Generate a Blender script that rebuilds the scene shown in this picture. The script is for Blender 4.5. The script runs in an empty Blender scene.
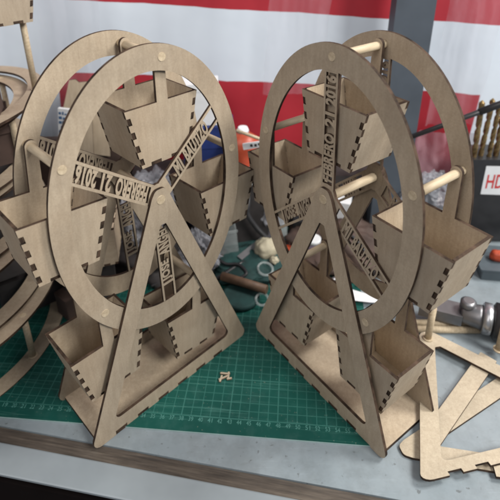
import bpy, math, random
from mathutils import Vector, Matrix, noise
from mathutils.geometry import tessellate_polygon
random.seed(7)
S = 0.01                       # all lengths below are in centimetres
scn = bpy.context.scene
col = scn.collection
R = math.radians
sin, cos, pi = math.sin, math.cos, math.pi

# ------------------------------------------------------------------ materials
def newmat(name):
    m = bpy.data.materials.new(name); m.use_nodes = True
    nt = m.node_tree; b = nt.nodes['Principled BSDF']
    return m, nt, b

def nd(nt, t, **k):
    n = nt.nodes.new(t)
    for a, v in k.items(): setattr(n, a, v)
    return n

def coords(nt, scale=(1, 1, 1)):
    tc = nd(nt, 'ShaderNodeTexCoord'); mp = nd(nt, 'ShaderNodeMapping')
    mp.inputs['Scale'].default_value = scale
    nt.links.new(tc.outputs['Object'], mp.inputs['Vector'])
    return mp.outputs['Vector']

def noise_ramp(nt, vec, scale, detail, stops, rough=.6):
    n = nd(nt, 'ShaderNodeTexNoise'); n.inputs['Scale'].default_value = scale
    n.inputs['Detail'].default_value = detail; n.inputs['Roughness'].default_value = rough
    nt.links.new(vec, n.inputs['Vector'])
    r = nd(nt, 'ShaderNodeValToRGB')
    e = r.color_ramp.elements
    e[0].position, e[0].color = stops[0][0], (*stops[0][1], 1)
    e[1].position, e[1].color = stops[-1][0], (*stops[-1][1], 1)
    for p, c in stops[1:-1]:
        x = e.new(p); x.color = (*c, 1)
    nt.links.new(n.outputs['Fac'], r.inputs['Fac'])
    return r.outputs['Color'], n.outputs['Fac']

def mix(nt, a, b, fac=.5, mode='MIX'):
    m = nd(nt, 'ShaderNodeMixRGB'); m.blend_type = mode; m.inputs[0].default_value = fac
    for i, v in ((1, a), (2, b)):
        if isinstance(v, tuple): m.inputs[i].default_value = (*v, 1)
        else: nt.links.new(v, m.inputs[i])
    return m.outputs[0]

def bump(nt, b, h, strength, dist=.0005):
    bp = nd(nt, 'ShaderNodeBump'); bp.inputs['Strength'].default_value = strength
    bp.inputs['Distance'].default_value = dist
    nt.links.new(h, bp.inputs['Height']); nt.links.new(bp.outputs[0], b.inputs['Normal'])

def wood_board(name, c, var=.12, rough=.62):
    m, nt, b = newmat(name)
    v = coords(nt)
    lo = tuple(x * (1 - var) for x in c); hi = tuple(min(1, x * (1 + var)) for x in c)
    c1, f1 = noise_ramp(nt, v, 22, 4, [(.3, lo), (.7, hi)])
    c2, f2 = noise_ramp(nt, v, 700, 5, [(.32, (.78, .77, .76)), (.68, (1.12, 1.12, 1.12))], .7)
    c3 = mix(nt, c1, c2, .55, 'MULTIPLY')
    v3 = coords(nt, (1, 1, .16)); c6, f6 = noise_ramp(nt, v3, 260, 4, [(.35, (.90, .88, .86)), (.65, (1.06, 1.06, 1.06))], .6)
    c3 = mix(nt, c3, c6, .8, 'MULTIPLY')
    # faint smoke stain blotches left by the laser
    c4, f4 = noise_ramp(nt, v, 9, 5, [(.52, (1, 1, 1)), (.78, (.80, .74, .68))])
    c5 = mix(nt, c3, c4, .8, 'MULTIPLY')
    oi = nd(nt, 'ShaderNodeObjectInfo'); rr = nd(nt, 'ShaderNodeValToRGB')
    rr.color_ramp.elements[0].color = (.88, .87, .85, 1); rr.color_ramp.elements[1].color = (1.06, 1.04, 1.0, 1)
    nt.links.new(oi.outputs['Random'], rr.inputs['Fac'])
    c5 = mix(nt, c5, rr.outputs['Color'], 1.0, 'MULTIPLY')
    nt.links.new(c5, b.inputs['Base Color'])
    b.inputs['Roughness'].default_value = rough
    b.inputs['Specular IOR Level'].default_value = .3
    bump(nt, b, f2, .15, .0003)
    return m

def plain(name, c, rough=.5, metal=0, var=.1, scale=60, spec=.5, bumps=0, **k):
    m, nt, b = newmat(name)
    v = coords(nt)
    lo = tuple(x * (1 - var) for x in c); hi = tuple(min(1, x * (1 + var)) for x in c)
    c1, f = noise_ramp(nt, v, scale, 4, [(.3, lo), (.7, hi)])
    nt.links.new(c1, b.inputs['Base Color'])
    b.inputs['Roughness'].default_value = rough; b.inputs['Metallic'].default_value = metal
    b.inputs['Specular IOR Level'].default_value = spec
    if bumps: bump(nt, b, f, bumps, .002)
    for a, x in k.items(): b.inputs[a].default_value = x
    return m

def clear(name, c, alpha, rough=.25):
    m, nt, b = newmat(name)
    v = coords(nt)
    c1, f = noise_ramp(nt, v, 25, 5, [(.35, tuple(x * .8 for x in c)), (.7, c)])
    nt.links.new(c1, b.inputs['Base Color'])
    b.inputs['Roughness'].default_value = rough; b.inputs['Alpha'].default_value = alpha
    bump(nt, b, f, .6, .004)
    return m

M = {}
M['mdf'] = wood_board('mdf_face', (.372, .312, .240))
M['mdf2'] = wood_board('mdf_face_pale', (.46, .40, .31))
M['mdf_in'] = wood_board('mdf_face_paler', (.45, .375, .285))  # paler board tone for basket insides, base boards and offcuts
M['burnt'] = plain('charred_edge', (.048, .030, .020), .8, var=.8, scale=90, spec=.2)
M['raw'] = plain('cut_edge', (.16, .105, .07), .75, var=.3, scale=160, spec=.2)
def dowel_mat():
    m, nt, b = newmat('dowel_wood')
    v = coords(nt, (1, .12, 1))
    c1, f = noise_ramp(nt, v, 420, 4, [(.3, (.38, .30, .20)), (.7, (.54, .45, .32))])
    nt.links.new(c1, b.inputs['Base Color']); b.inputs['Roughness'].default_value = .55
    b.inputs['Specular IOR Level'].default_value = .3
    return m
M['dowel'] = dowel_mat()
M['dark_dowel'] = plain('stained_dowel', (.12, .07, .042), .6, var=.3, scale=90)
def table_mat():
    m, nt, b = newmat('painted_tabletop')
    v = coords(nt)
    c1, f1 = noise_ramp(nt, v, 7, 6, [(.3, (.185, .225, .25)), (.7, (.26, .30, .325))], .65)
    c2, f2 = noise_ramp(nt, v, 30, 8, [(.40, (.78, .77, .76)), (.56, (1, 1, 1))], .72)
    c3 = mix(nt, c1, c2, .7, 'MULTIPLY')
    v2 = coords(nt, (1, 6, 1))
    c4, f4 = noise_ramp(nt, v2, 45, 6, [(.60, (1, 1, 1)), (.72, (.72, .70, .68))], .7)
    c5 = mix(nt, c3, c4, .6, 'MULTIPLY')
    c6, f6 = noise_ramp(nt, v, 150, 3, [(.66, (1, 1, 1)), (.72, (.45, .42, .40))], .5)
    c5 = mix(nt, c5, c6, .75, 'MULTIPLY')
    c7, f7 = noise_ramp(nt, coords(nt, (.5, 12, 1)), 30, 4, [(.64, (1, 1, 1)), (.66, (1.25, 1.25, 1.25)), (.69, (1, 1, 1))], .6)
    c5 = mix(nt, c5, c7, .5, 'MULTIPLY')
    nt.links.new(c5, b.inputs['Base Color']); b.inputs['Roughness'].default_value = .42
    bump(nt, b, f2, .12, .001)
    return m
M['table'] = table_mat()
M['edgewood'] = plain('worn_wood_edge', (.115, .085, .062), .75, var=.35, scale=40)
M['metal'] = plain('grey_steel', (.22, .22, .23), .42, .85, var=.15, scale=50)
M['bright'] = plain('bright_steel', (.42, .43, .45), .32, .9, var=.12, scale=50)
M['brass'] = plain('titanium_coated_steel', (.27, .19, .09), .36, .85, var=.6, scale=120)
M['black'] = plain('black_plastic', (.018, .018, .020), .4, var=.3)
M['cable'] = plain('black_rubber', (.015, .015, .017), .5, var=.3)
M['dark'] = plain('dark_clutter', (.028, .024, .024), .7, var=.5, scale=30)
M['brown'] = plain('dark_brown_card', (.062, .038, .030), .75, var=.4, scale=30)
M['post'] = plain('blue_grey_paint', (.065, .080, .10), .5, var=.15, scale=20)
M['slate'] = plain('slate_plastic', (.065, .085, .10), .45, var=.15)
M['white'] = plain('white_paper', (.66, .68, .70), .6, var=.08, scale=40)
M['cream'] = plain('cream_putty', (.36, .325, .235), .7, var=.2, scale=60, bumps=.5)
M['blue'] = plain('navy_blue_card', (.018, .035, .15), .45, var=.25)
M['orange'] = plain('orange_red_plastic', (.36, .055, .022), .4, var=.25)
M['red'] = plain('red_ink', (.50, .03, .03), .5)
M['ink'] = plain('black_ink', (.03, .03, .035), .5)
M['bag'] = clear('cloudy_plastic', (.50, .51, .56), .38, .22)
M['film'] = clear('clear_film', (.60, .60, .68), .13, .18)
M['pinkfilm'] = clear('pink_film', (.62, .42, .48), .40, .25)
M['glassy'] = clear('clear_plastic_ring', (.60, .66, .66), .26, .12)
M['floor'] = plain('dark_floor', (.008, .006, .006), .9, spec=.05)
M['teal'] = plain('dark_teal_cloth', (.008, .040, .038), .8, var=.4, scale=50, bumps=.4)
M['numbers'] = plain('mat_print', (.07, .22, .19), .6, var=.1)

CELL = .91
def mat_mat():
    m, nt, b = newmat('green_cutting_mat')
    tc = nd(nt, 'ShaderNodeTexCoord'); sx = nd(nt, 'ShaderNodeSeparateXYZ')
    nt.links.new(tc.outputs['Object'], sx.inputs[0])
    def line(out, cell, w, off=0):
        a = nd(nt, 'ShaderNodeMath', operation='ADD'); a.inputs[1].default_value = off * S + 100 * cell * S
        nt.links.new(out, a.inputs[0])
        d = nd(nt, 'ShaderNodeMath', operation='DIVIDE'); d.inputs[1].default_value = cell * S
        nt.links.new(a.outputs[0], d.inputs[0])
        f = nd(nt, 'ShaderNodeMath', operation='FRACT'); nt.links.new(d.outputs[0], f.inputs[0])
        l = nd(nt, 'ShaderNodeMath', operation='LESS_THAN'); l.inputs[1].default_value = w / cell
        nt.links.new(f.outputs[0], l.inputs[0]); return l.outputs[0]
    def mx(a, b2, op='MAXIMUM'):
        n = nd(nt, 'ShaderNodeMath', operation=op)
        for i, v in enumerate((a, b2)):
            if isinstance(v, (int, float)): n.inputs[i].default_value = v
            else: nt.links.new(v, n.inputs[i])
        return n.outputs[0]
    X, Y = sx.outputs['X'], sx.outputs['Y']
    fine = mx(line(X, CELL, .07, .03), line(Y, .86, .07, .03))
    bold = mx(line(X, CELL * 5, .11, .05), line(Y, .86 * 5, .11, .05))
    inside = mx(mx(Y, -.04 * S, 'GREATER_THAN'), mx(X, -.3 * S, 'LESS_THAN'), 'MULTIPLY')
    fac = mx(mx(mx(fine, .22, 'MULTIPLY'), mx(bold, .24, 'MULTIPLY')), inside, 'MULTIPLY')
    c1, f1 = noise_ramp(nt, tc.outputs['Object'], 12, 6, [(.3, (.004, .048, .040)), (.7, (.007, .080, .064))])
    c2, f2 = noise_ramp(nt, tc.outputs['Object'], 60, 8, [(.5, (0, 0, 0)), (.75, (.03, .04, .04))], .7)
    c3 = mix(nt, c1, c2, .5, 'ADD')
    for rot, sc_ in ((.5, 8), (-1.1, 10), (2.2, 7)):
        mp = nd(nt, 'ShaderNodeMapping'); mp.inputs['Rotation'].default_value = (0, 0, rot); mp.inputs['Scale'].default_value = (.35, 14, 1)
        nt.links.new(tc.outputs['Object'], mp.inputs['Vector'])
        k1, _f = noise_ramp(nt, mp.outputs[0], sc_, 3, [(.62, (0, 0, 0)), (.635, (.035, .075, .065)), (.65, (0, 0, 0))], .5)
        c3 = mix(nt, c3, k1, .6, 'ADD')
    k2, _f = noise_ramp(nt, tc.outputs['Object'], 420, 2, [(.70, (0, 0, 0)), (.76, (.16, .15, .12))], .5)
    c3 = mix(nt, c3, k2, .6, 'ADD')
    m2 = nd(nt, 'ShaderNodeMixRGB'); nt.links.new(fac, m2.inputs[0]); nt.links.new(c3, m2.inputs[1])
    m2.inputs[2].default_value = (.12, .36, .31, 1)
    nt.links.new(m2.outputs[0], b.inputs['Base Color'])
    b.inputs['Roughness'].default_value = .5; b.inputs['Specular IOR Level'].default_value = .27
    return m
M['mat'] = mat_mat()
M['matedge'] = plain('mat_edge_highlight', (.30, .42, .40), .5)  # pale colour paints in a highlight along the mat's side

# banner stripes, in the banner's own coordinates (metres on the printed sheet)
Z_TOP, Z_LOW, X_R, X_L = 31.0, 21.0, 31.6, -28.5
def banner_mat():
    m, nt, b = newmat('red_white_banner')
    tc = nd(nt, 'ShaderNodeTexCoord'); sx = nd(nt, 'ShaderNodeSeparateXYZ')
    nt.links.new(tc.outputs['Object'], sx.inputs[0])
    def cmp(o, v, op):
        n = nd(nt, 'ShaderNodeMath', operation=op); n.inputs[1].default_value = v * S
        nt.links.new(o, n.inputs[0]); return n.outputs[0]
    def mm(a, b2, op):
        n = nd(nt, 'ShaderNodeMath', operation=op); nt.links.new(a, n.inputs[0]); nt.links.new(b2, n.inputs[1]); return n.outputs[0]
    up = cmp(sx.outputs['Z'], Z_TOP, 'GREATER_THAN')
    lo = cmp(sx.outputs['Z'], Z_LOW, 'LESS_THAN')
    lo = mm(lo, cmp(sx.outputs['X'], X_R, 'LESS_THAN'), 'MULTIPLY')
    lo = mm(lo, cmp(sx.outputs['X'], X_L, 'GREATER_THAN'), 'MULTIPLY')
    fac = mm(up, lo, 'MAXIMUM')
    w, f = noise_ramp(nt, tc.outputs['Object'], 6, 4, [(.3, (.60, .665, .745)), (.7, (.635, .70, .775))])
    r, f2 = noise_ramp(nt, tc.outputs['Object'], 8, 4, [(.3, (.34, .016, .028)), (.7, (.42, .024, .038))])
    m2 = nd(nt, 'ShaderNodeMixRGB')
    for i, s in enumerate((fac, w, r)): nt.links.new(s, m2.inputs[i])
    nt.links.new(m2.outputs[0], b.inputs['Base Color']); b.inputs['Roughness'].default_value = .5
    bump(nt, b, f, .25, .008)
    return m
M['banner'] = banner_mat()

# ------------------------------------------------------------------ mesh helpers
class MB:
    def __init__(s): s.v = []; s.f = []; s.m = []; s.sm = []
    def add(s, vs, fs, mi=0, smooth=False):
        o = len(s.v); s.v += [tuple(v) for v in vs]
        for f in fs: s.f.append([i + o for i in f]); s.m.append(mi); s.sm.append(smooth)
    def plate(s, loops, fn, t, mf=0, me=1, mb=None):
        """flat sheet with holes: loops[0] outline, rest holes; fn(x, y, depth) -> point"""
        pts = [p for l in loops for p in l]
        tri = tessellate_polygon([[Vector((p[0], p[1], 0)) for p in l] for l in loops])
        n = len(pts)
        vs = [fn(x, y, 0) for x, y in pts] + [fn(x, y, t) for x, y in pts]
        s.add(vs, [tuple(f) for f in tri], mf)
        s.add(vs, [tuple(i + n for i in reversed(f)) for f in tri], mf if mb is None else mb)
        o = 0
        for l in loops:
            k = len(l)
            s.add(vs, [(o + i, o + (i + 1) % k, n + o + (i + 1) % k, n + o + i) for i in range(k)], me)
            o += k
    def box(s, x0, x1, y0, y1, z0, z1, mi=0, fn=None):
        vs = [(x, y, z) for x in (x0, x1) for y in (y0, y1) for z in (z0, z1)]
        if fn: vs = [fn(*v) for v in vs]
        s.add(vs, [(0, 1, 3, 2), (4, 6, 7, 5), (0, 4, 5, 1), (2, 3, 7, 6), (0, 2, 6, 4), (1, 5, 7, 3)], mi)
    def tube(s, pts, rad, n=16, mi=0, cap=True, capmi=None):
        pts = [Vector(p) for p in pts]
        rs = rad if isinstance(rad, (list, tuple)) else [rad] * len(pts)
        vs = []; prev = None
        for i, p in enumerate(pts):
            d = (pts[min(i + 1, len(pts) - 1)] - pts[max(i - 1, 0)]).normalized()
            if prev is None:
                a = d.orthogonal().normalized()
            else:
                a = (prev - d * prev.dot(d)).normalized()
            prev = a; b = d.cross(a)
            for k in range(n):
                t = 2 * pi * k / n
                vs.append(p + (a * cos(t) + b * sin(t)) * rs[i])
        fs = []
        for i in range(len(pts) - 1):
            for k in range(n):
                fs.append((i * n + k, i * n + (k + 1) % n, (i + 1) * n + (k + 1) % n, (i + 1) * n + k))
        s.add(vs, fs, mi, True)
        if cap:
            cm = mi if capmi is None else capmi
            s.add(vs, [tuple(reversed(range(n)))], cm); s.add(vs, [tuple(range((len(pts) - 1) * n, len(pts) * n))], cm)
    def build(s, name, mats, parent=None):
        me = bpy.data.meshes.new(name)
        me.from_pydata([tuple(c * S for c in v) for v in s.v], [], s.f)
        for m in (mats if isinstance(mats, list) else [mats]): me.materials.append(m)
        me.polygons.foreach_set('material_index', s.m)
        me.polygons.foreach_set('use_smooth', s.sm)
        me.validate(); me.update()
        o = bpy.data.objects.new(name, me); col.objects.link(o)
        if parent: o.parent = parent
        # consistent outward normals
        import bmesh
        bm = bmesh.new(); bm.from_mesh(me); bmesh.ops.remove_doubles(bm, verts=bm.verts, dist=1e-7)
        bmesh.ops.recalc_face_normals(bm, faces=bm.faces); bm.to_mesh(me); bm.free()
        return o

def tag(o, label=None, cat=None, group=None, kind=None):
    if label: o['label'] = label
    if cat: o['category'] = cat
    if group: o['group'] = group
    if kind: o['kind'] = kind
    return o

def empty(name, loc=(0, 0, 0), rz=0, parent=None):
    o = bpy.data.objects.new(name, None); col.objects.link(o)
    o.empty_display_size = .02
    o.location = [c * S for c in loc]; o.rotation_euler = (0, 0, rz)
    if parent: o.parent = parent
    return o

def copy_tree(o, parent=None):
    c = o.copy(); col.objects.link(c); c.parent = parent
    for ch in list(o.children): copy_tree(ch, c)
    return c

def text_mb(body, x0, x1, y0, y1, t, bold=0.0, spaced=None):
    """a line of lettering as solid cut-out letters filling the box x0..x1, y0..y1, depth 0..t"""
    cu = bpy.data.curves.new('lettering', 'FONT'); cu.body = body
    cu.extrude = .5; cu.offset = bold; cu.resolution_u = 3
    if spaced: cu.space_character = spaced
    ob = bpy.data.objects.new('lettering', cu); col.objects.link(ob)
    dg = bpy.context.evaluated_depsgraph_get()
    me = bpy.data.meshes.new_from_object(ob.evaluated_get(dg))
    xs = [v.co.x for v in me.vertices]; ys = [v.co.y for v in me.vertices]
    ax, bx, ay, by = min(xs), max(xs), min(ys), max(ys)
    vs = [((x0 + (v.co.x - ax) / (bx - ax) * (x1 - x0)), (y0 + (v.co.y - ay) / (by - ay) * (y1 - y0)),
           (v.co.z + .5) * t) for v in me.vertices]
    fs = [(tuple(p.vertices), abs(p.normal.z) > .5) for p in me.polygons]
    bpy.data.objects.remove(ob); bpy.data.meshes.remove(me); bpy.data.curves.remove(cu)
    return vs, fs

# ------------------------------------------------------------------ the ferris wheels
E = .7081                       # the wheels are upright ovals
RO, RH = 13.0, 11.977
D = 6.9; HZ = 22.04; BB = 9.24; TH = .28
def ring_plate(fn, w0, t=TH):
    mb = MB(); n = 120
    out = [(RO * E * cos(2 * pi * i / n), RO * sin(2 * pi * i / n)) for i in range(n)]
    inn = [((RO * E - 1.62) * cos(2 * pi * i / n), (RO - 2.08) * sin(2 * pi * i / n)) for i in range(n)]
    vs = [fn(x, z, w0) for x, z in out] + [fn(x, z, w0) for x, z in inn] + [fn(x, z, w0 + t) for x, z in out] + [fn(x, z, w0 + t) for x, z in inn]
    a = [(i, (i + 1) % n) for i in range(n)]
    mb.add(vs, [(i, j, n + j, n + i) for i, j in a], 0)
    mb.add(vs, [(2 * n + i, 3 * n + i, 3 * n + j, 2 * n + j) for i, j in a], 0)
    mb.add(vs, [(i, 2 * n + i, 2 * n + j, j) for i, j in a], 1)
    mb.add(vs, [(n + i, n + j, 3 * n + j, 3 * n + i) for i, j in a], 1)
    return mb

def fn_wheel(x, z, w):                # wheel plane: x across, z up from the hub, w depth
    return (x, w - D / 2, HZ + z)

def arc(cx, cy, r, a0, a1, n=8):
    return [(cx + r * cos(R(a0 + (a1 - a0) * i / n)), cy + r * sin(R(a0 + (a1 - a0) * i / n))) for i in range(n + 1)]

def round_poly(pts, rads, n=7):
    out = []
    k = len(pts)
    for i in range(k):
        p = Vector(pts[i]); a = Vector(pts[i - 1]); b = Vector(pts[(i + 1) % k]); r = rads[i]
        if r <= 0: out.append(tuple(p)); continue
        u = (a - p).normalized(); v = (b - p).normalized()
        half = u.angle(v) / 2; d = r / math.tan(half)
        c = p + (u + v).normalized() * (r / sin(half))
        s0 = p + u * d - c; s1 = p + v * d - c
        t0 = math.atan2(s0.y, s0.x); t1 = math.atan2(s1.y, s1.x)
        dt = (t1 - t0 + pi) % (2 * pi) - pi
        out += [(c.x + r * cos(t0 + dt * j / n), c.y + r * sin(t0 + dt * j / n)) for j in range(n + 1)]
    return out

NOTCH = [(-7.1 + 2.36 * i, -7.1 + 2.36 * i + 1.18) for i in range(6)]
def a_frame_loops():
    b = BB; zt = HZ
    # outline: notched foot edge, rounded feet, rounded top around the axle
    pts = [(-b - .45, 0)]
    out_l = []
    for x0, x1 in NOTCH: out_l += [(x0, 0), (x0, .52), (x1, .52), (x1, 0)]
    rawp = [(-b - .35, 0)] + out_l + [(b + .35, 0), (.86, zt + .35), (.45, zt + 1.0), (-.45, zt + 1.0), (-.86, zt + .35)]
    rads = [.75] + [0] * len(out_l) + [.75, .8, .5, .5, .8]
    outer = round_poly(rawp, rads, 5)
    inner = round_poly([(-7.05, 1.85), (7.05, 1.85), (0.28, 19.6), (-.28, 19.6)], [.5, .5, .15, .15], 5)
    return [outer, inner]

def spoke(parent, ang, w0, text, reading_out, r_txt, side_label):
    t = TH - .05
    ca, sa = cos(ang), sin(ang)
    def fn(x, y, d):
        X = (x * ca - y * sa) * E; Z = x * sa + y * ca
        return fn_wheel(X, Z, w0 + d)
    r1 = 11.35; hw = 1.0; rail = .26
    mb = MB()
    a0, a1 = r_txt
    # sheet with windows: near the hub, the lettering, and the open end by the rim
    wins = []
    def win(x0, x1): wins.append([(x0, -hw + rail), (x1, -hw + rail), (x1, hw - rail), (x0, hw - rail)])
    if reading_out: win(max(1.3, a0 - 1.4), 10.95 if a1 < 9.3 else a1 + .2)
    else: win(1.95, a1 + .1); win(a1 + .38, 10.95)
    mb.plate([[(.2, -hw), (r1, -hw), (r1, hw), (.2, hw)]] + wins, fn, t)
    sp = mb.build('spoke', [M['mdf'], M['burnt']], parent)
    lb = MB(); words = text.split(' ')
    tot = sum(len(w) for w in words) + 1.0 * (len(words) - 1)
    x = a0; L = a1 - a0
    for w in words:
        wl = L * len(w) / tot
        vs, fs = text_mb(w, 0, wl, -hw + rail - .06, hw - rail + .06, t - .04, bold=.045, spaced=1.06)
        if reading_out: P = [fn(x + vx, vy, vz + .02) for vx, vy, vz in vs]
        else: P = [fn(a0 + a1 - (x + vx), -vy, vz + .02) for vx, vy, vz in vs]
        for fa, flat in fs: lb.add(P, [fa], 0 if flat else 1)if False else None
        o = len(lb.v); lb.v += P
        for fa, flat in fs: lb.f.append([i + o for i in fa]); lb.m.append(0 if flat else 1); lb.sm.append(False)
        x += wl + L * 1.0 / tot
    lb.build('lettering', [M['mdf'], M['burnt']], sp)
    return sp

# gondola: hangs from the origin (its dowel), front sheet at y=0, back sheet at y=GD
GD = 4.9; GT, GB = -3.65, -8.85; HT, HBt = 3.48, 2.42
def end_panel_loop():
    k = 4; L = []
    def side(sg, down):
        p0 = Vector((sg * HT, GT)); p1 = Vector((sg * HBt, GB)); d = p1 - p0; n = Vector((-sg, 0))
        ts = []
        for i in range(k):
            a = (i + .50) / (k + .25); bq = a + .5 / (k + .25)
            ts.append((a, min(bq, .985)))
        pts = [p0]
        for a, bq in ts: pts += [p0 + d * a, p0 + d * a + n * .34, p0 + d * bq + n * .34, p0 + d * bq]
        pts.append(p1)
        return pts if down else pts[::-1]
    neck = .48
    L += side(-1, True)
    for x0, x1 in ((-1.55, -.55), (.45, 1.45)):
        L += [Vector((x0, GB)), Vector((x0, GB + .32)), Vector((x1, GB + .32)), Vector((x1, GB))]
    L += side(1, False)
    L += [Vector((neck + .05, GT))] + [Vector(p) for p in arc(0, .1, neck, 0, 180, 10)] + [Vector((-neck - .05, GT))]
    return [tuple(v) for v in L]

def make_gondola():
    root = empty('gondola')
    loop = end_panel_loop()
    for y in (0, GD - TH):
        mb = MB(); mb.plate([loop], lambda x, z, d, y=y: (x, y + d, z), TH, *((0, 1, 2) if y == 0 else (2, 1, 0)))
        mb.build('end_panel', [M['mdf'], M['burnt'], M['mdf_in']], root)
    for sg in (-1, 1):
        p0 = Vector((sg * HT, GT)); p1 = Vector((sg * HBt, GB)); d = p1 - p0; Ln = d.length; d.normalize()
        n = Vector((-d.y, d.x)) * (1 if sg > 0 else -1)
        if n.x * sg > 0: n = -n
        def fn(s, y, t): 
            q = p0 + d * s + n * (t + .012); return (q.x, y, q.y)
        k = 4; loopS = [(0, TH + .01)]
        for i in range(k):
            a = (i + .50) / (k + .25); bq = min(a + .5 / (k + .25), .985)
            a = a * Ln + .03; bq = bq * Ln - .03
            loopS += [(a, TH + .01), (a, .012), (bq, .012), (bq, TH + .01)]
        loopS += [(Ln, TH + .01)]
        back = [(s, GD - y) for s, y in loopS][::-1]
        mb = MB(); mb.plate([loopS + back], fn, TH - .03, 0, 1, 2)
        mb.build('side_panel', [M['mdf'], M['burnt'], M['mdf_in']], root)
    # floor with tabs reaching through both end panels
    hb = HBt - .22
    fl = [(-hb, TH + .01)]
    for x0, x1 in ((-1.55, -.55), (.45, 1.45)):
        fl += [(x0 + .03, TH + .01), (x0 + .03, .012), (x1 - .03, .012), (x1 - .03, TH + .01)]
    fl += [(hb, TH + .01)]
    back = [(x, GD - y) for x, y in fl][::-1]
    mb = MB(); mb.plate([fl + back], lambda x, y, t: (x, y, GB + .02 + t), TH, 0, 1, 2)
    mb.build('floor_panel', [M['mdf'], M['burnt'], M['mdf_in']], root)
    return root

GON = None
def ferris_wheel(loc, yaw, spin, label, tilts):
    global GON
    root = empty('ferris_wheel', (loc[0], loc[1], 0), yaw)
    tag(root, label, 'ferris wheel', 'laser cut wooden ferris wheels standing on the bench')
    loops = a_frame_loops()
    for w0 in (0, D - TH):
        mb = MB(); mb.plate(loops, lambda x, z, d, w0=w0: (x, w0 + d - D / 2, z + .02), TH)
        mb.build('support_frame', [M['mdf'], M['burnt']], root)
    # base board, tabs through the feet
    bp = [(-8.75, TH + .01)]
    for x0, x1 in NOTCH: bp += [(x0 + .04, TH + .01), (x0 + .04, .015), (x1 - .04, .015), (x1 - .04, TH + .01)]
    bp += [(8.75, TH + .01)]
    bk = [(x, D - y) for x, y in bp][::-1]
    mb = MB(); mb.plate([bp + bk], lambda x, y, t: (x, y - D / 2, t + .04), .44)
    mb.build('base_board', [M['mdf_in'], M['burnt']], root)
    for w0 in (.37, D - .69):
        ring_plate(fn_wheel, w0).build('rim', [M['mdf'], M['burnt']], root)
        mb = MB(); mb.plate([[(1.35 * E * cos(2 * pi * i / 28), 1.35 * sin(2 * pi * i / 28)) for i in range(28)]],
                            lambda x, z, d, w0=w0: fn_wheel(x, z, w0 + .004 + d), TH - .008)
        mb.build('hub_disc', [M['mdf'], M['burnt']], root)
        a = spin + pi / 2 + (2 * pi / 5 if spin < -.1 else 0)
        spoke(root, a, w0 + .012, 'FEBRERO 21 2016', True, (1.6, 10.55), '')
        spoke(root, a - 2 * pi / 3, w0 + .020, 'MI BAUTIZO', True, (3.3, 9.2), '')
        spoke(root, a + 2 * pi / 3, w0 + .028, 'JOSE ANGEL', False, (3.0, 8.8), '')
    mb = MB(); mb.tube([(0, -D / 2 - .05, HZ), (0, D / 2 + .12, HZ)], .40, 20)
    mb.build('axle', [M['dowel']], root)
    dow = None
    for k in range(5):
        a = spin + pi / 2 + k * 2 * pi / 5
        if dow is None:
            mb = MB(); mb.tube([(0, .33, 0), (0, D - .36, 0)], .34, 18)
            d = dow = mb.build('dowel', [M['dowel']], root)
        else:
            d = dow.copy(); col.objects.link(d); d.parent = root
        hx, hz = RH * E * cos(a), HZ + RH * sin(a)
        d.location = (hx * S, -D / 2 * S, hz * S)
        if GON is None: g = GON = make_gondola(); g.parent = root
        else: g = copy_tree(GON, root)
        g.location = (hx * S, (.76 - D / 2) * S, hz * S)
        g.rotation_euler = (0, R(-tilts[k]), 0)
    return root

ferris_wheel((-9.823, 38.069), .77987, -.17523,
             'wooden toy ferris wheel on the left, its date spoke pointing left with upside-down lettering', [0, -4, 1, -4, -2])
ferris_wheel((8.751, 37.481), -.93817, .04283,
             'wooden toy ferris wheel on the right, its date spoke standing upright above the hub', [-1, 1, 1, 0, 0])

# ------------------------------------------------------------------ stack of unfinished wheel drums at the left edge
def drum(loc, rot, z, label, which, gon=(), tall=0):
    root = empty('wheel_drum', (loc[0], loc[1], z), rot)
    tag(root, label, 'ferris wheel', 'wheel drums lying flat in a stack at the left edge')
    H = 6.0
    def fn(x, y, w): return (x * 1.07, y * .98, w)
    for w0 in ((0, H - TH) if not tall else (0,)): ring_plate(fn, w0).build('rim', [M['mdf'], M['burnt']], root)
    for k in range(5):
        a = R(which) + k * 2 * pi / 5
        mb = MB(); hx, hy = RH * E * cos(a) * 1.07, RH * sin(a) * .98
        mb.tube([(hx, hy, TH), (hx, hy, (tall or H) + .02)], .33, 16)
        mb.tube([(hx, hy, TH), (hx, hy, TH + .14)], .48, 16)
        mb.build('dowel', [M['dowel']], root)
        if k in gon:
            g = copy_tree(GON, root)
            g.location = (hx * S, hy * S, .55 * S)
            g.rotation_mode = 'XYZ'
            g.rotation_euler = (pi / 2, 0, a + R(-95))
    return root
drum((-31.9, 43.3), 0, .0, 'lying wheel drum at the bottom of the left stack, resting on the green mat', -20, (1, 2, 4))
drum((-33.0, 44.6), R(4), 6.3, 'lying wheel drum second from the bottom of the left stack', 10, (0, 4))
drum((-33.4, 46.0), R(-6), 12.6, 'lying wheel drum third from the bottom of the left stack', 40, ())
drum((-33.4, 48.0), R(3), 18.9, 'lying wheel drum fourth from the bottom of the left stack', -5, ())
dr = drum((-32.3, 49.0), R(-2), 25.3, 'unfinished rim with tall standing dowels on top of the left stack', 20, (), 10.5)
g = copy_tree(GON, dr); g.rotation_euler = (0, 0, R(47)); g.location = (8.3 * S, 1.6 * S, 16.8 * S)

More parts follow.
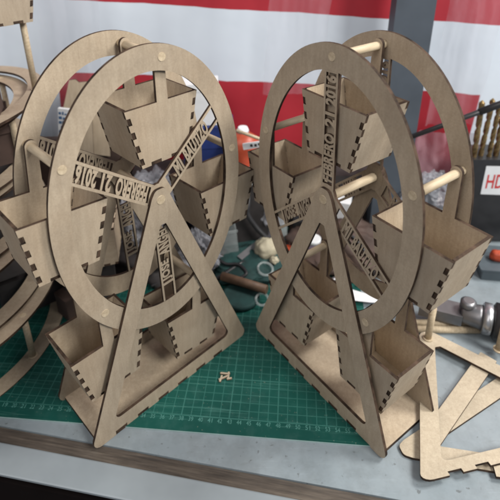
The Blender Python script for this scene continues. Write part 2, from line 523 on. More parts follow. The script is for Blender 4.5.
# ------------------------------------------------------------------ bench, floor, banner
YF = lambda x: 27.27 - (x + .4) * .188           # far edge of the wood strip at the bench front
EX, EY = Vector((.983, -.185, 0)), Vector((.185, .983, 0))
def bench(u, v, z):                                # u along the front edge, v away from the viewer
    p = Vector((-.4, 27.27, 0)) + EX * u + EY * v
    return (p.x, p.y, z)
mb = MB(); mb.box(-70, 70, 0, 60, -2.2, 0, 0, bench)
tag(mb.build('tabletop', [M['table']]), kind='structure')
m_, nt_, b_ = newmat('worn_plank_edge')
c1_, f1_ = noise_ramp(nt_, coords(nt_, (.06, 1, 1)), 330, 6, [(.3, (.035, .028, .023)), (.55, (.085, .068, .054)), (.75, (.15, .125, .10))], .65)
c2_, f2_ = noise_ramp(nt_, coords(nt_, (.6, 1, 1)), 40, 5, [(.35, (.6, .58, .56)), (.6, (1, 1, 1))], .6)
nt_.links.new(mix(nt_, c1_, c2_, .8, 'MULTIPLY'), b_.inputs['Base Color']); b_.inputs['Roughness'].default_value = .75
bump(nt_, b_, f1_, .5, .001)
mb = MB(); mb.box(-70, 70, -.62, -.05, -2.0, -.16); mb.box(-70, 70, -1.42, -.66, -2.0, -.08)
so_ = mb.build('wooden_edge_strip', [m_]); so_.location = (-.4 * S, 27.27 * S, 0); so_.rotation_euler = (0, 0, math.atan2(-.185, .983))
tag(so_, 'worn brown wooden strip along the front of the grey bench', 'strip')
mb = MB()
prof = [(-1.45, -.10), (-1.50, .08), (-1.60, .12), (-1.85, .10), (-3.85, .0), (-3.95, -.08), (-3.95, -.3), (-3.8, -.3), (-1.45, -.3)]
vs = [bench(u, v, z) for u in (-70, 70) for v, z in prof]; n = len(prof)
mb.add(vs, [(i, (i + 1) % n, n + (i + 1) % n, n + i) for i in range(n)] + [tuple(range(n)), tuple(range(n, 2 * n))])
M['rail'] = plain('painted_steel_rail', (.22, .25, .27), .40, var=.12, scale=14)
tag(mb.build('steel_edge_rail', [M['rail']]), 'pale grey steel rail along the very front of the bench', 'rail')
mb = MB(); mb.box(-69, 69, -3.3, 59, -82, -2.4, 0, bench)  # near-black block added to keep the space below the rail dark
tag(mb.build('bench_underside', [M['floor']]), kind='structure')
mb = MB(); mb.box(-300, 300, -150, 200, -85, -84, 0)
tag(mb.build('floor', [M['floor']]), kind='structure')

# cutting mat
MO = Vector((11.3, 29.25, 0)); mx_, my_ = Vector((.9939, -.1105, 0)), Vector((.068, .998, 0))
mroot = MB()
def mfn(x, y, z): p = mx_ * x + my_ * (y - 1.55); return (p.x, p.y, z)
mroot.plate([round_poly([(-58, -.0), (.6, -.0), (.6, 34.5), (-58, 34.5)], [.5] * 4)], lambda x, y, t: (x, y - 1.55,   .02 + t), .14)
mato = mroot.build('cutting_mat', [M['mat'], M['matedge']])
# object axes carry the print: set the sheared frame through the matrix
mato.matrix_world = Matrix(((mx_.x, my_.x, 0, (MO.x + my_.x * 1.55) * S), (mx_.y, my_.y, 0, (MO.y + my_.y * 1.55) * S), (0, 0, 1, 0), (0, 0, 0, 1)))
tag(mato, 'green self-healing cutting mat with a pale grid and numbered front edge', 'cutting mat')
nb = MB()
off = None
for n in range(8, 58):
    x = (n - 57.93) * CELL
    vs, fs = text_mb(str(n), x - .22, x + .22, -.52, -.10, .012)
    o = len(nb.v); nb.v += [(a, b,   .162 + c) for a, b, c in vs]
    for fa, fl in fs: nb.f.append([i + o for i in fa]); nb.m.append(0); nb.sm.append(False)
nb.build('printed_numbers', [M['numbers']], mato)

# banner behind, hung slightly askew
YB = 68.0
bn = MB(); nx, nz = 60, 8
vs = []
for j in range(nz + 1):
    for i in range(nx + 1):
        x = -70 + 140 * i / nx; z = -14 + 64 * j / nz
        vs.append((x, .35 * sin(x * .33) + .25 * sin(x * .9 + z * .12), z))
bn.add(vs, [(j * (nx + 1) + i, j * (nx + 1) + i + 1, (j + 1) * (nx + 1) + i + 1, (j + 1) * (nx + 1) + i) for j in range(nz) for i in range(nx)], 0, True)
bo = bn.build('banner', [M['banner']])
sol = bo.modifiers.new('s', 'SOLIDIFY'); sol.thickness = .001
bo.location = (0, YB * S, 0); bo.rotation_euler = (0, R(3.9), 0)
tag(bo, 'red and white striped banner hanging behind the bench', 'banner')
mb = MB(); mb.box(-100, 100, 71, 72, -84, 90)
M['wall'] = plain('grey_wall', (.30, .31, .32), .8)
tag(mb.build('wall', [M['wall']]), kind='structure')

# steel upright of the shelf
mb = MB()
def pfn(x, y, z): return (x + z * .012, y, z)
mb.box(16.9, 17.2, 60, 62.4, -.0, 60, 0, pfn); mb.box(17.2, 21.3, 60, 60.3, -.0, 60, 0, pfn); mb.box(21.3, 21.6, 60, 62.4, -.0, 60, 0, pfn)
tag(mb.build('shelf_upright', [M['post'], M['black']]), 'blue-grey steel upright between the right wheel and the banner', 'post')

# ------------------------------------------------------------------ plastic film
def sheet(name, x0, x1, y, z0, z1, mat, amp, seed, lean=0, nx=34, nz=26):
    mb = MB(); vs = []
    for j in range(nz + 1):
        for i in range(nx + 1):
            a, b = i / nx, j / nz
            x = x0 + (x1 - x0) * a + lean * (b - .5)
            z = z0 + (z1 - z0) * b
            q = noise.noise((a * 5 + seed, b * 1.4, seed)) * amp + noise.noise((a * 14 + seed, b * 6, 3)) * amp * .3
            vs.append((x + noise.noise((seed, b * 5, 1)) * amp * .4, y + q, z))
    mb.add(vs, [(j * (nx + 1) + i, j * (nx + 1) + i + 1, (j + 1) * (nx + 1) + i + 1, (j + 1) * (nx + 1) + i) for j in range(nz) for i in range(nx)], 0, True)
    return mb.build(name, [mat])
tag(sheet('plastic_film', -27.5, -19.5, 65.2, 12, 42, M['film'], 1.0, 2.3, 1.5), 'clear plastic film hanging over the banner at the left', 'plastic film', )
tag(sheet('plastic_film', 2.5, 10.5, 65.6, 20, 42, M['film'], .8, 5.1, 1.5), 'clear plastic film hanging over the banner between the two wheel tops', 'plastic film')
tag(sheet('plastic_film', 24.5, 31.5, 63.5, 16, 38, M['film'], .9, 8.4, 1.2), 'clear plastic film hanging over the banner right of the steel upright', 'plastic film')
tag(sheet('plastic_film', 21.5, 31.5, 62.5, 3, 15.5, M['pinkfilm'], 1.6, 11.4), 'crinkled pinkish plastic film seen through the right wheel rim', 'plastic film')

def blob(name, mat, c, r, seed, amp=.35, sub=(28, 20), freq=1.0, fl=0, ridged=False):
    mb = MB(); nu, nv = sub; vs = []
    for j in range(nv + 1):
        t = pi * j / nv
        for i in range(nu):
            p = 2 * pi * i / nu
            d = Vector((sin(t) * cos(p), sin(t) * sin(p), cos(t)))
            q = 1 + amp * noise.noise(d * freq * 1.6 + Vector((seed, 0, 0))) + amp * .6 * abs(noise.noise(d * freq * 4 + Vector((0, seed, 0))))
            z = c[2] + d.z * r[2] * q
            if ridged:
                q = 1.15
                for o_, (fr, am) in enumerate(((1.3, .55), (2.9, .34), (6.1, .17), (12.5, .07))):
                    q -= am * abs(noise.noise(d * fr + Vector((seed * 1.7, o_ * 9.1, 0)))) * 1.6
            vs.append((c[0] + d.x * r[0] * q, c[1] + d.y * r[1] * q, max(z, fl)))
    mb.add(vs, [(j * nu + i, j * nu + (i + 1) % nu, (j + 1) * nu + (i + 1) % nu, (j + 1) * nu + i) for j in range(nv) for i in range(nu)], 0, True)
    return mb.build(name, [mat])
def bag(c, r, seed, label, mat='bag'):
    tag(blob('plastic_bag', M[mat], c, r, seed,   .62, (130, 90), 1.9, .25, True), label, 'plastic bag', 'cloudy plastic bags lying behind the wheels')
bag((-15.5, 56, 3.0), (5, 4, 4.2), 1.2, 'crumpled cloudy plastic bag behind the lower spokes of the left wheel')
bag((-13.0, 60, 7), (6, 4, 3.2), 4.4, 'cloudy plastic bag heaped behind the hub of the left wheel')
bag((-6.8, 53, 2.4), (3.2, 3.0, 3.2), 7.7, 'greyish plastic bag lying just right of the left wheel')
bag((25.0, 60, 6.0), (5.5, 2.4, 3.6), 9.1, 'bunched clear plastic bag under the black rod at the right')
bag((2.5, 58.5, 4.4), (2.2, 1.6, 4.0), 12.5, 'pale plastic bag standing upright between the two wheels')

# ------------------------------------------------------------------ clutter on the bench
def yawbox(name, mat, c, size, rz, label, cat, group=None, bev=.08, mats=None):
    """a box with softened edges and a lid line, standing on z=c[2]"""
    mb = MB(); w, d, h = size
    lp = round_poly([(-w / 2, -d / 2), (w / 2, -d / 2), (w / 2, d / 2), (-w / 2, d / 2)], [min(w, d, 4) * .05] * 4, 4)
    mb.plate([lp], lambda x, y, t: (x, y, t), h * .82, 0, 0)
    lp2 = [(x * 1.03, y * 1.03) for x, y in lp]
    mb.plate([lp2], lambda x, y, t: (x, y, h * .825 + t), h * .175, 0, 0)
    o = mb.build(name, mats or [mat]); o.location = [q * S for q in c]; o.rotation_euler = (0, 0, rz)
    if label: tag(o, label, cat, group)
    return o
# white carton on a navy one, behind the left wheel
yawbox('navy_carton', M['blue'], (-5.6, 61.5, 0), (6.6, 4, 17.8), R(4), 'navy blue carton standing behind the upper right of the left wheel', 'carton')
yawbox('white_carton', M['white'], (-6.4, 61.5, 17.9), (4.6, 3.4, 5.6), R(4), 'white carton standing on top of the navy carton', 'carton')
# orange bottle
mb = MB(); mb.tube([(0, 0, 0), (0, 0, .2), (0, 0, 4.3), (0, 0, 4.9), (0, 0, 5.3)], [1.9, 2.05, 2.05, 1.3, .8], 24)
bt = mb.build('spray_bottle', [M['orange']]); bt.location = (-.9 * S, 58.6 * S, 12.2 * S)
tag(bt, 'squat orange bottle with a white cap between the two wheels', 'bottle')
mb = MB(); mb.tube([(0, 0, 5.3), (0, 0, 5.6), (0, 0, 6.0)], [.75, .75, .6], 16); mb.build('cap', [M['white']], bt)
yawbox('cardboard_box', M['dark'], (-2.0, 59.2, 0), (8.5, 4.6, 12.15), R(6), 'dark brown cardboard box under the orange bottle', 'box')
# white printed tag
mb = MB(); mb.plate([round_poly([(-1.5, -.42), (1.5, -.42), (1.5, .42), (-1.5, .42)], [.1] * 4)], lambda x, y, t: (x, t, y), .12, 0, 0)
tg = mb.build('white_tag', [M['white']]); tg.location = (.6 * S, 54.6 * S, 17.6 * S); tg.rotation_euler = (0, R(-9), 0)
tag(tg, 'small white clip with dark marks in front of the orange bottle', 'clip')
mb = MB(); mb.box(-.6, -.3, -.02, 0, -.15, .2); mb.box(-.1, .2, -.02, 0, -.2, .15); mb.box(.35, .55, -.02, 0, -.1, .2); mb.build('printed_marks', [M['ink']], tg)
# thin stick sloping behind the tag
mb = MB(); mb.tube([(-1.6, 53, 20.3), (2.6, 53, 18.6)], .2, 10); tag(mb.build('thin_stick', [M['dowel']]), 'thin pale stick sloping above the white clip', 'stick')
# cream lump with knob
mb2 = blob('putty_lump', M['cream'], (1.95, 54.3, 2.5), (1.55, 1.5, 1.3), 3.3, .2, (30, 22), 1.3, .25)
tag(mb2, 'lumpy cream ball of putty lying between the two wheels', 'putty')
tag(blob('putty_crumb', M['cream'], (3.0, 52.4, 2.1), (.55, .5, .45), 5.3, .4, (18, 12), 1.3, .25), 'small cream crumb of putty beside the larger ball', 'putty')
# steel ruler
mb = MB(); mb.box(-3.6, 3.6, -.42, .42, 0, .12)
ru = mb.build('steel_ruler', [M['bright']]); ru.location = (.85 * S, 55.7 * S, 2.15 * S); ru.rotation_euler = (R(14), R(-3), R(49))
tag(ru, 'short steel ruler slanting behind the cream putty', 'ruler')
# short stained dowel
mb = MB(); mb.tube([(-3.65, 49.9, 1.75), (1.87, 47.4, 1.75)], .55, 16); tag(mb.build('short_rod', [M['dark_dowel']]), 'short brown rod lying across dark clutter between the wheels', 'rod')
# clear tape rings
def torus(c, R0, r0, rx, mat, label, cat, group):
    mb = MB(); pts = [(R0 * cos(2 * pi * i / 28), R0 * sin(2 * pi * i / 28), 0) for i in range(29)]
    mb.tube(pts, r0, 8, cap=False); o = mb.build('plastic_ring', [M[mat]])
    o.location = [q * S for q in c]; o.rotation_euler = rx; tag(o, label, cat, group); return o
torus((1.8, 51.0, 1.9), .95, .16, (R(14), R(8), 0), 'glassy', 'clear plastic ring beside the cream putty, the farther of two', 'ring', 'clear plastic rings on the mat')
torus((1.27, 46.6, 1.0), .75, .16, (R(20), 0, 0), 'glassy', 'clear plastic ring in front of the brown rod, the nearer of two', 'ring', 'clear plastic rings on the mat')
# black lid under the rod
mb = MB(); mb.tube([(0, 0, 0), (0, 0, .15), (0, 0, .6), (0, 0, .7)], [2.1, 2.3, 2.3, 2.0], 32)
ld = mb.build('round_lid', [M['teal']]); ld.location = (-1.3 * S, 47.6 * S, .23 * S); tag(ld, 'round dark green lid lying under the brown rod', 'lid')
# cables
def cable(name, pts, r, mat, label, cat='cable'):
    P = [Vector(p) for p in pts]; out = []
    for i in range(len(P) - 1):
        a, b, c, d = P[max(i - 1, 0)], P[i], P[i + 1], P[min(i + 2, len(P) - 1)]
        for k in range(8):
            t = k / 8
            out.append(.5 * ((2 * b) + (c - a) * t + (2 * a - 5 * b + 4 * c - d) * t * t + (3 * b - a - 3 * c + d) * t ** 3))
    out.append(P[-1]); mb = MB(); mb.tube(out, r, 10); return tag(mb.build(name, [mat]), label, cat)
cable('power_cable', [(-.2, 62, 11), (-.3, 57, 8.6), (-.4, 56, 6.8), (.6, 55.8, 5.0), (1.6, 55.6, 3.8), (3.1, 55.5, 2.2), (4.6, 55.5, 1.2), (7, 56, .6)], .34, M['cable'], 'black cable looping down between the two wheels')
cable('power_cable', [(29.2, 60, 12), (28.8, 58, 8), (27.5, 57, 5), (27.0, 55, 1.5)], .3, M['cable'], 'black cable hanging below the black box at the right edge')
mb = MB(); mb.tube([(18.4, 56, 17.3), (26, 56, 20.45), (31.8, 56, 22.9)], [.30, .33, .4], 12); mb.tube([(27.5, 56, 21.08), (33.5, 56, 23.6)], .44, 12)
tag(mb.build('black_rod', [M['black']]), 'black metal rod sloping up behind the right wheel rim', 'rod')

# drill index: black base, gold bits, box with a printed label
db = MB(); 
lp = round_poly([(-4, -2), (8, -2), (8, 2.5), (-4, 2.5)], [.3] * 4, 4)
db.plate([lp], lambda x, y, t: (x, y, t), 12.9, 0, 0)
dbo = db.build('drill_bit_case', [M['black']]); dbo.location = (32.6 * S, 60.4 * S, .4 * S)
tag(dbo, 'black drill bit case with a white label at the right edge', 'tool case')
lb = MB(); lb.plate([[(-1.6, 7.7), (6, 7.3), (6, 11.8), (-1.6, 12.0)]], lambda x, z, t: (x, -2.04 - t, z), .02, 0, 0)
lbo = lb.build('label_plate', [M['white']], dbo)
tb = MB(); vs, fs = text_mb('HDX', -1.15, 2.5, 8.6, 10.7, .02, bold=.012)
o = len(tb.v); tb.v += [(a, -2.09 + c, b) for a, b, c in vs]
for fa, fl in fs: tb.f.append([i + o for i in fa]); tb.m.append(0); tb.sm.append(False)
tb.build('label_print', [M['red']], lbo)
bit0 = None
def drill_bit(h, r):
    mb = MB(); n = 8; seg = 44; vs = []; pts = []
    for j in range(seg + 1):
        z = h * j / seg; ph = z * 1.15 / (r * 2.2)
        taper = 1 if j < seg - 2 else (1 - .45 * (j - seg + 2))
        for k in range(16):
            t = 2 * pi * k / 16
            rr = r * (1 - .38 * (cos(2 * (t)) > .35)) * taper
            vs.append((rr * cos(t + ph), rr * sin(t + ph), z))
    fs = [(j * 16 + k, j * 16 + (k + 1) % 16, (j + 1) * 16 + (k + 1) % 16, (j + 1) * 16 + k) for j in range(seg) for k in range(16)]
    mb.add(vs, fs + [tuple(range(16)), tuple(range(seg * 16, seg * 16 + 16))]); return mb.build('drill_bit', [M['brass']])
ORD = ['leftmost', 'second from the left', 'third from the left', 'fourth from the left', 'fifth from the left']
for i in range(5):
    o = drill_bit(8.1 - .15 * i + (.3 if i % 2 else 0), .37 - .03 * (i % 3))
    o.location = ((29.6 + 1.0 * i) * S, (59.4 + .25 * (i % 2)) * S, 13.3 * S); o.rotation_euler = (R(2 - i), R(1.5 * (i - 2)), i)
    tag(o, 'gold coloured twist drill bit standing in the black case, ' + ORD[i], 'drill bit', 'drill bits standing in the black case')
yawbox('slate_tray', M['slate'], (35.6, 52.6, 0), (12, 5.2, 1.6), R(-8), 'dark slate tray on the bench below the drill bit case', 'tray')
yawbox('slate_bin', M['slate'], (24.5, 63.0, 0), (4.5, 3, 7), R(0), 'slate grey bin beside the steel upright', 'bin')
mb2 = blob('red_grip', M['orange'], (31.9, 52.8, 2.2), (.9, .8, .8), 2.2, .2, (20, 14), 1, 0)
tag(mb2, 'orange-red plastic grip at the right edge beside the gondola', 'grip')
# dark storage behind the left wheel and the stack
yawbox('dark_toolbox', M['dark'], (-8.5, 64.3, 0), (16, 4, 9.5), R(0), 'dark toolbox against the banner behind the left wheel', 'toolbox')
yawbox('dark_toolbox', M['brown'], (-26, 64.3, 0), (17, 4, 13.5), R(2), 'dark brown case against the banner behind the left wheel rim', 'toolbox')
yawbox('dark_toolbox', M['dark'], (9.5, 64.2, 0), (15, 4, 9.0), R(-2), 'dark toolbox against the banner behind the right wheel', 'toolbox')
yawbox('brown_panel_box', M['brown'], (-36.5, 56, 0), (12, 6, 22), R(0), 'tall dark brown box standing behind the stack of wheel drums', 'box')
# packet with bluish print behind the left wheel rim
mb = MB(); mb.box(-1.1, 1.1, 0, .5, 0, 6.5)
pk = mb.build('printed_packet', [M['white']]); pk.location = (-24.6 * S, 60.6 * S, 13.55 * S); pk.rotation_euler = (0, R(8), 0)
tag(pk, 'white packet covered in small blue marks behind the left wheel rim', 'packet')
mb = MB(); random.seed(3)
for j in range(9):
    x = -1.0
    while x < .9:
        w = random.uniform(.15, .45)
        if random.random() < .75: mb.box(x, x + w, -.03, 0, .4 + j * .66, .4 + j * .66 + random.uniform(.2, .42))
        x += w + .12
M['blueink'] = plain('blue_ink', (.06, .13, .25), .5)
mb.build('printed_marks', [M['blueink']], pk)
# papers
def paper(pts, z, label, tilt=0):
    mb = MB(); c = Vector((sum(p[0] for p in pts) / len(pts), sum(p[1] for p in pts) / len(pts)))
    mb.plate([pts], lambda x, y, t: (x, y, z + t + (x - c.x) * tilt), .03, 0, 0)
    tag(mb.build('paper_scrap', [M['white']]), label, 'paper', 'white paper scraps on the mat')
paper([(11.2, 49.0), (17.4, 46.0), (14.2, 46.2), (11.8, 46.6)], .75, 'white paper scrap on the mat seen inside the right wheel frame')
paper([(-13.2, 52.2), (-9.6, 55.0), (-8.6, 52.4), (-11.0, 50.4)], 1.3, 'white paper scrap behind the bottom of the left wheel', .1)
paper([(6.5, 57), (9.5, 58.5), (10.2, 55.5), (7.5, 54.8)], .9, 'white paper scrap behind the hub of the right wheel', -.2)
# mdf offcuts standing behind the left wheel rim
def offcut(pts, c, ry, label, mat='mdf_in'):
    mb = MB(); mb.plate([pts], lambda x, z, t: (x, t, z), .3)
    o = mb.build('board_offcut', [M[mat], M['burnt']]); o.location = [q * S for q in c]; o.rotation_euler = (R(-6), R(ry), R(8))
    tag(o, label, 'offcut', 'board offcuts leaning behind the left wheel')
offcut([(-3.4, 0), (3.0, -1.0), (3.2, 9.2), (1.9, 9.4), (1.5, 9.1), (.5, 9.5), (-.4, 9.4), (-.8, 9.8), (-1.6, 9.7), (-2.9, 5.0)], (-22.2, 61.6, 13.6), 3, 'broken pale board offcut with a ragged top behind the left wheel rim')
offcut([(-1.5, 0), (1.8, 0), (1.8, 5.6), (.9, 5.6), (.9, 5.2), (.1, 5.2), (.1, 5.7), (-.7, 5.7), (-.7, 5.3), (-1.5, 5.3)], (-22.6, 59.6, 13.6), 4, 'notched brown board offcut in front of the ragged one', 'mdf')
# clear tub and small bright things
mb = MB()
for (x0, x1, y0, y1) in ((-1.6, 1.6, -1.2, -1.1), (-1.6, 1.6, 1.1, 1.2), (-1.6, -1.5, -1.1, 1.1), (1.5, 1.6, -1.1, 1.1)): mb.box(x0, x1, y0, y1, 0, 4.4)
mb.box(-1.75, 1.75, -1.35, -1.2, 4.2, 4.5); mb.box(-1.5, 1.5, -1.1, 1.1, 0, .1)
tub = mb.build('clear_tub', [M['glassy']]); tub.location = (-3.3 * S, 55.2 * S, 1.0 * S); tub.rotation_euler = (0, R(-4), R(8))
tag(tub, 'open clear plastic tub standing beside the steel ruler', 'tub')
# dense jumble on the far half of the bench
M['grey'] = plain('grey_plastic', (.16, .17, .18), .5, var=.2)
M['purple'] = plain('dull_mauve_plastic', (.16, .12, .17), .45, var=.3, scale=30)
tag(blob('cloth', M['teal'], (-.5, 53.5, .7), (4.6, 4.2, 1.3), 2.7, .34, (60, 36), 1.3, .18), 'crumpled dark teal cloth on the mat between the wheels', 'cloth')
tag(blob('cloth', M['dark'], (-13, 55.5, .7), (8.5, 5.0, 3.2), 6.7, .4, (60, 36), 1.5, .18), 'crumpled dark cloth heaped behind the left wheel', 'cloth')
tag(blob('cloth', M['brown'], (12.5, 56.5, .7), (7.5, 5.2, 3.4), 9.7, .4, (60, 36), 1.5, .18), 'crumpled dark brown cloth heaped behind the right wheel', 'cloth')
def jar(c, r, h, mat, lid, label, cat='jar', rot=(0, 0, 0)):
    mb = MB(); mb.tube([(0, 0, 0), (0, 0, .1), (0, 0, h * .78), (0, 0, h * .86), (0, 0, h * .9)], [r * .9, r, r, r * .75, r * .72], 24)
    o = mb.build('jar', [M[mat]]); mb = MB(); mb.tube([(0, 0, h * .86), (0, 0, h * .99), (0, 0, h)], [r * .84, r * .84, r * .78], 24); mb.build('lid', [M[lid]], o)
    o.location = [q * S for q in c]; o.rotation_euler = rot; return tag(o, label, cat)
jar((-5.6, 56.8, .2), 1.2, 5.0, 'grey', 'black', 'grey jar with a black lid between the two wheels')
jar((3.9, 57.4, .2), 1.1, 4.6, 'glassy', 'grey', 'clear jar with a grey lid behind the cream putty')
jar((8.2, 54.5, .2), 1.2, 3.8, 'purple', 'white', 'mauve jar with a white lid behind the hub of the right wheel')
jar((-19.0, 57.5, .2), 1.6, 7.5, 'grey', 'black', 'tall grey jar with a black lid behind the left wheel')
jar((-10.0, 57.5, .2), 1.4, 6.0, 'dark', 'white', 'dark jar with a white lid behind the hub of the left wheel')
def pen(a, b_, r, mat, label, cat='pen'):
    A, B = Vector(a), Vector(b_); mb = MB(); mb.tube([A, A.lerp(B, .04), A.lerp(B, .85), B], [r * .8, r, r, r * .3], 12)
    tag(mb.build('pen' if cat == 'pen' else cat.replace(' ', '_'), [M[mat]]), label, cat)
pen((-5.0, 49.6, 1.0), (-.8, 52.6, 1.9), .28, 'black', 'black pen lying across the mat right of the left wheel')
pen((4.4, 50.5, .5), (7.8, 53.2, 1.2), .3, 'white', 'white pen lying behind the left leg of the right wheel')
pen((-16.5, 50.3, .5), (-11.5, 51.6, .9), .28, 'blue', 'blue pen lying behind the base of the left wheel')
pen((10.0, 50.2, .5), (14.5, 52.8, 1.0), .34, 'metal', 'steel screwdriver shaft lying behind the right wheel', 'screwdriver')
pen((-7.5, 50.0, .5), (-4.2, 47.6, .5), .42, 'dowel', 'pale dowel end lying just right of the left wheel', 'dowel end')
cable('power_cable', [(-9, 60, 8), (-7.5, 56, 5), (-5.0, 53.5, 2.6), (-3.4, 52.0, 2.0), (-1.6, 51.6, 2.1), (-.6, 50.2, 1.9), (-1.5, 49.6, 1.6)], .2, M['cable'], 'thin black cable looping over the teal cloth between the wheels')
cable('power_cable', [(7, 60, 7), (10, 56.5, 5.2), (13.5, 54, 4.2), (15.5, 51.2, 1.6), (13.5, 49.6, .6)], .22, M['cable'], 'thin black cable draped over the brown cloth behind the right wheel')
cable('power_cable', [(-21, 58, 6), (-17.5, 54.5, 4.0), (-13.5, 53, 3.4), (-10.5, 51, 1.2), (-12.5, 49.4, .6)], .22, M['cable'], 'thin black cable draped over the dark cloth behind the left wheel')
yawbox('small_tin', M['metal'], (6.2, 56.8, .2), (2.6, 1.8, 2.4), R(15), 'small grey tin behind the orange block', 'tin')
yawbox('small_carton', M['white'], (12.4, 59.8, .2), (3.0, 2.0, 6.4), R(-18), 'small white carton behind the hub of the right wheel', 'carton')
yawbox('small_carton', M['purple'], (-15.8, 60.5, .2), (4.4, 2.4, 6.2), R(14), 'mauve carton behind the hub of the left wheel', 'carton')
yawbox('brown_board_box', M['dark'], (-27.2, 48.6, .2), (7.0, 6.0, 5.2), R(35), 'dark box inside the bottom wheel drum of the stack', 'box')
yawbox('brown_board_box', M['dark'], (-31.3, 46.5, 6.9), (9, 10, 4.0), R(35), 'added dark filler box for shade inside the second wheel drum of the stack', 'box')  # boxes added in the upper drums, their dark colour stands in for shade
yawbox('brown_board_box', M['dark'], (-31.2, 47.5, 13.2), (10, 10, 4.2), R(-25), 'added dark filler box for shade inside the third wheel drum of the stack', 'box')
yawbox('brown_board_box', M['brown'], (-31.2, 48.5, 19.5), (9, 10, 4.2), R(38), 'added dark brown filler box for shade inside the fourth wheel drum of the stack', 'box')
yawbox('brown_board_box', M['dark'], (-20.2, 49.5, .17), (6.0, 5.0, 6.5), R(28), 'dark box on the mat between the left stack and the left wheel', 'box')
yawbox('small_carton', M['brown'], (-21.0, 46.0, .17), (3.0, 2.4, 3.0), R(50), 'small brown carton in front of the dark box beside the left stack', 'carton')
yawbox('upright_brown_block', M['brown'], (-26.2, 46.0, 25.62), (3.4, 2.4, 5.4), R(15), 'upright dark brown block on the top rim of the left stack', 'block')
mb = MB(); vs_ = blob('tissue', M['white'], (.0, 55.6, 12.7), (1.5, 1.0, 1.1), 4.1, .5, (36, 24), 1.6, 0); tag(vs_, 'crumpled white tissue in front of the orange bottle', 'tissue')
# small red and orange bits behind the right wheel
yawbox('orange_block', M['orange'], (5.4, 55.2, .25), (1.9, 1.4, 1.7), R(20), 'small orange block behind the name spoke of the right wheel', 'block')
yawbox('black_block', M['black'], (7.7, 59.5, .25), (3.2, 2, 3.4), R(-12), 'black block behind the left leg of the right wheel', 'block')
# scrap on the mat
mb = MB()
for (x, y, a, l) in ((0, 0, .4, 1.0), (.5, .25, 1.5, .8), (.15, .5, -.2, 1.0), (-.25, -.1, 1.3, .7), (.6, -.1, .1, .5)):
    mb.plate([[(-l / 2, -.09), (l / 2, -.09), (l / 2, .09), (-l / 2, .09)]], lambda u, v, t, x=x, y=y, a=a: (x + u * cos(a) - v * sin(a), y + u * sin(a) + v * cos(a), t + .1 * (u + .5)), .14)
sc_ = mb.build('wood_offcut', [M['mdf2'], M['raw']]); sc_.location = (-2.9 * S, 36.3 * S, .225 * S)
tag(sc_, 'tiny tangle of laser cut wood slivers on the green mat', 'offcut')

for (x, y, a, l, z, lab) in ((-15.5, 33.0, 2.6, .8, .17, 'tiny wood sliver on the mat just left of the left wheel base'),
                          (15.6, 36.0, .9, .8, .01, 'tiny wood sliver on the bench beside the right wheel')):
    mb = MB(); mb.plate([[(-l / 2, -.06), (l / 2, -.10), (l / 2, .05), (-l / 2, .08)]], lambda u, v, t: (u, v, t), .12)
    o = mb.build('wood_sliver', [M['mdf2'], M['raw']]); o.location = (x * S, y * S, z * S); o.rotation_euler = (0, 0, a); tag(o, lab, 'sliver', 'wood slivers scattered about')
# ------------------------------------------------------------------ loose frames, dowels and tool on the right
def flat_frame(foot, foot2, apex, z, label):
    """a loose triangular frame lying flat, given where its two feet and its apex rest"""
    mb = MB(); loops = a_frame_loops(); f1, f2, ap = Vector(foot), Vector(foot2), Vector(apex)
    U = (f2 - f1) / (2 * BB); V = (ap - (f1 + f2) / 2) / HZ
    mb.plate(loops, lambda x, y, t: (U.x * (x + BB) + V.x * y, U.y * (x + BB) + V.y * y, t), TH)
    o = mb.build('loose_frame', [M['mdf2'], M['burnt']]); o.location = (foot[0] * S, foot[1] * S, z * S)
    return tag(o, label, 'frame', 'loose triangular frames lying on the bench')
flat_frame((14.1, 25.8), (33.6, 29.9), (19.3, 40.9), .66, 'nearest loose triangular frame, its notched edge along the front')
flat_frame((34.5, 41.2), (38.5, 24.0), (14.1, 29.0), .01, 'lowest loose triangular frame, its rounded tip beside the right wheel foot')
pc = [(0, 0)]
for i in range(4): pc += [(1.0 + 2.3 * i, 0), (1.0 + 2.3 * i, .45), (2.15 + 2.3 * i, .45), (2.15 + 2.3 * i, 0)]
pc += [(10, 0), (10, 1.9), (0, 1.9)]
mb = MB(); mb.plate([pc], lambda x, y, t: (x, y, t), TH)
nb_ = mb.build('notched_bar', [M['mdf2'], M['burnt']]); nb_.location = (20.3 * S, 26.35 * S, .33 * S); nb_.rotation_euler = (0, 0, R(-9))
tag(nb_, 'notched wooden bar lying half under the nearest loose frame', 'bar')
mb = MB(); mb.plate([round_poly([(0, -.85), (12.6, -.85), (12.6, .85), (0, .85)], [.1] * 4, 3)], lambda x, y, t: (x, y, t), TH)
st = mb.build('flat_strip', [M['mdf2'], M['burnt']]); st.location = (15.9 * S, 29.6 * S, .33 * S); st.rotation_euler = (0, 0, R(44.5))
tag(st, 'long flat wooden strip lying slantwise between the loose frames', 'strip')

for (x, y, l, lab) in ((19.15, 40.6, 4.3, 'short pale dowel standing under the right gondola'), (26.1, 39.0, 6.0, 'short pale dowel standing at the right edge of the bench')):
    mb = MB(); mb.tube([(x, y, .95), (x, y, .95 + l)], .36, 16); mb.tube([(x, y, .94), (x, y, 1.08)], .55, 16)
    tag(mb.build('standing_dowel', [M['dowel']]), lab, 'dowel', 'short dowels standing on the loose frame')
for (y, lab) in ((42.3, 'pale dowel lying on the bench, the nearer of two side by side'), (43.25, 'pale dowel lying on the bench, the farther of two side by side')):
    mb = MB(); mb.tube([(17.5, y + .1, .42), (25.5, y - .1, .42)], .4, 16)
    tag(mb.build('lying_dowel', [M['dowel']]), lab, 'dowel', 'dowels lying side by side on the bench')

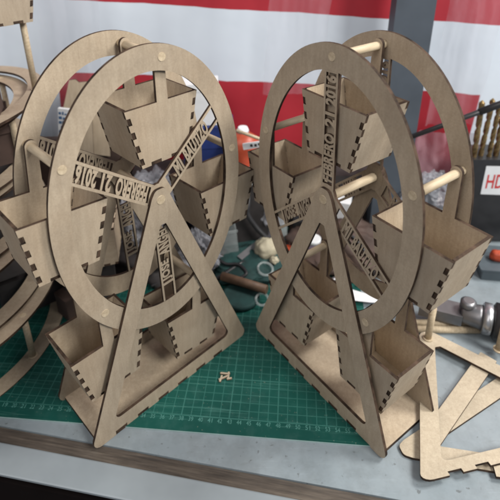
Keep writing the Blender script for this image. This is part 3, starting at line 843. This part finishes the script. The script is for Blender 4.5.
# power tool lying at the right edge
tool = empty('rotary_tool', (25.0, 42.6, 2.1), R(-22))
tag(tool, 'grey and black power tool with a steel collar lying at the right edge', 'power tool')
mb = MB(); mb.tube([(-1.6, 0, 0), (-1.4, 0, 0), (.2, 0, 0), (.6, 0, 0)], [.9, 1.1, 1.3, 1.35], 28); mb.build('chuck', [M['metal']], tool)
mb = MB(); mb.tube([(.6, 0, 0), (.75, 0, 0), (1.5, 0, 0), (1.65, 0, 0)], [1.5, 1.75, 1.75, 1.5], 32); mb.build('steel_collar', [M['bright']], tool)
mb = MB(); mb.tube([(1.65, 0, 0), (1.9, 0, 0), (3.4, 0, 0), (6, 0, .2), (14, 0, .5)], [1.6, 2.0, 2.0, 2.3, 2.4], 32); mb.build('body', [M['black']], tool)
mb = MB(); mb.tube([(-1.0, .2, .7), (-1.0, .2, 1.55), (-1.0, .2, 1.75)], [.85, .85, .55], 20); kn = mb.build('knob', [M['metal']], tool)
mb = MB(); mb.box(-7.4, -1.5, -.9, 1.1, .1, .35); mb.box(-6.0, -1.4, -1.15, -.9, -1.0, .35); mb.build('steel_blade', [M['metal']], tool)

# ------------------------------------------------------------------ light
def area(loc, target, size, power, colr, sy=None):
    l = bpy.data.lights.new('lamp', 'AREA'); l.energy = power; l.color = colr; l.size = size * S
    if sy: l.shape = 'RECTANGLE'; l.size_y = sy * S
    o = bpy.data.objects.new('lamp_or_fill', l); col.objects.link(o)
    o.location = [c * S for c in loc]
    d = Vector(target) - Vector(loc); o.rotation_euler = d.to_track_quat('-Z', 'Y').to_euler()
    return o
area((125, 52, 150), (4, 42, 8), 50, 36, (1, .965, .91))
area((95, -45, 120), (0, 40, 12), 45, 25, (1, .97, .915))
area((-70, -60, 150), (0, 45, 10), 120, 17, (1, .93, .88))  # added fill from the left front, no fixture there
w = bpy.data.worlds.new('World'); scn.world = w; w.use_nodes = True
w.node_tree.nodes['Background'].inputs[0].default_value = (.80, .88, 1, 1)
w.node_tree.nodes['Background'].inputs[1].default_value = .35

# ------------------------------------------------------------------ camera
F, PITCH, ROLL, HC, CY = 506.03, .42571, -.008133, 44.624, 128.0
cp, sp = cos(PITCH), sin(PITCH)
fwd = Vector((0, cp, -sp)); rt = Vector((1, 0, 0)); up = Vector((0, sp, cp))
r2 = rt * cos(ROLL) + up * sin(ROLL); u2 = -rt * sin(ROLL) + up * cos(ROLL)
cam = bpy.data.cameras.new('camera'); co = bpy.data.objects.new('camera', cam); col.objects.link(co)
mw = Matrix((r2, u2, -fwd)).transposed().to_4x4(); mw.translation = Vector((0, 0, HC * S)); co.matrix_world = mw
cam.sensor_width = 36; cam.lens = 36 * F / 500; cam.shift_y = -(250 - CY) / 500; cam.clip_start = .01; cam.clip_end = 50
cam.dof.use_dof = True; cam.dof.focus_distance = .42; cam.dof.aperture_fstop = 9
scn.camera = co
scn.view_settings.view_transform = 'Standard'; scn.view_settings.look = 'None'
scn.view_settings.exposure = -.14; scn.view_settings.gamma = 1
scn.cycles.filter_width = 2.2
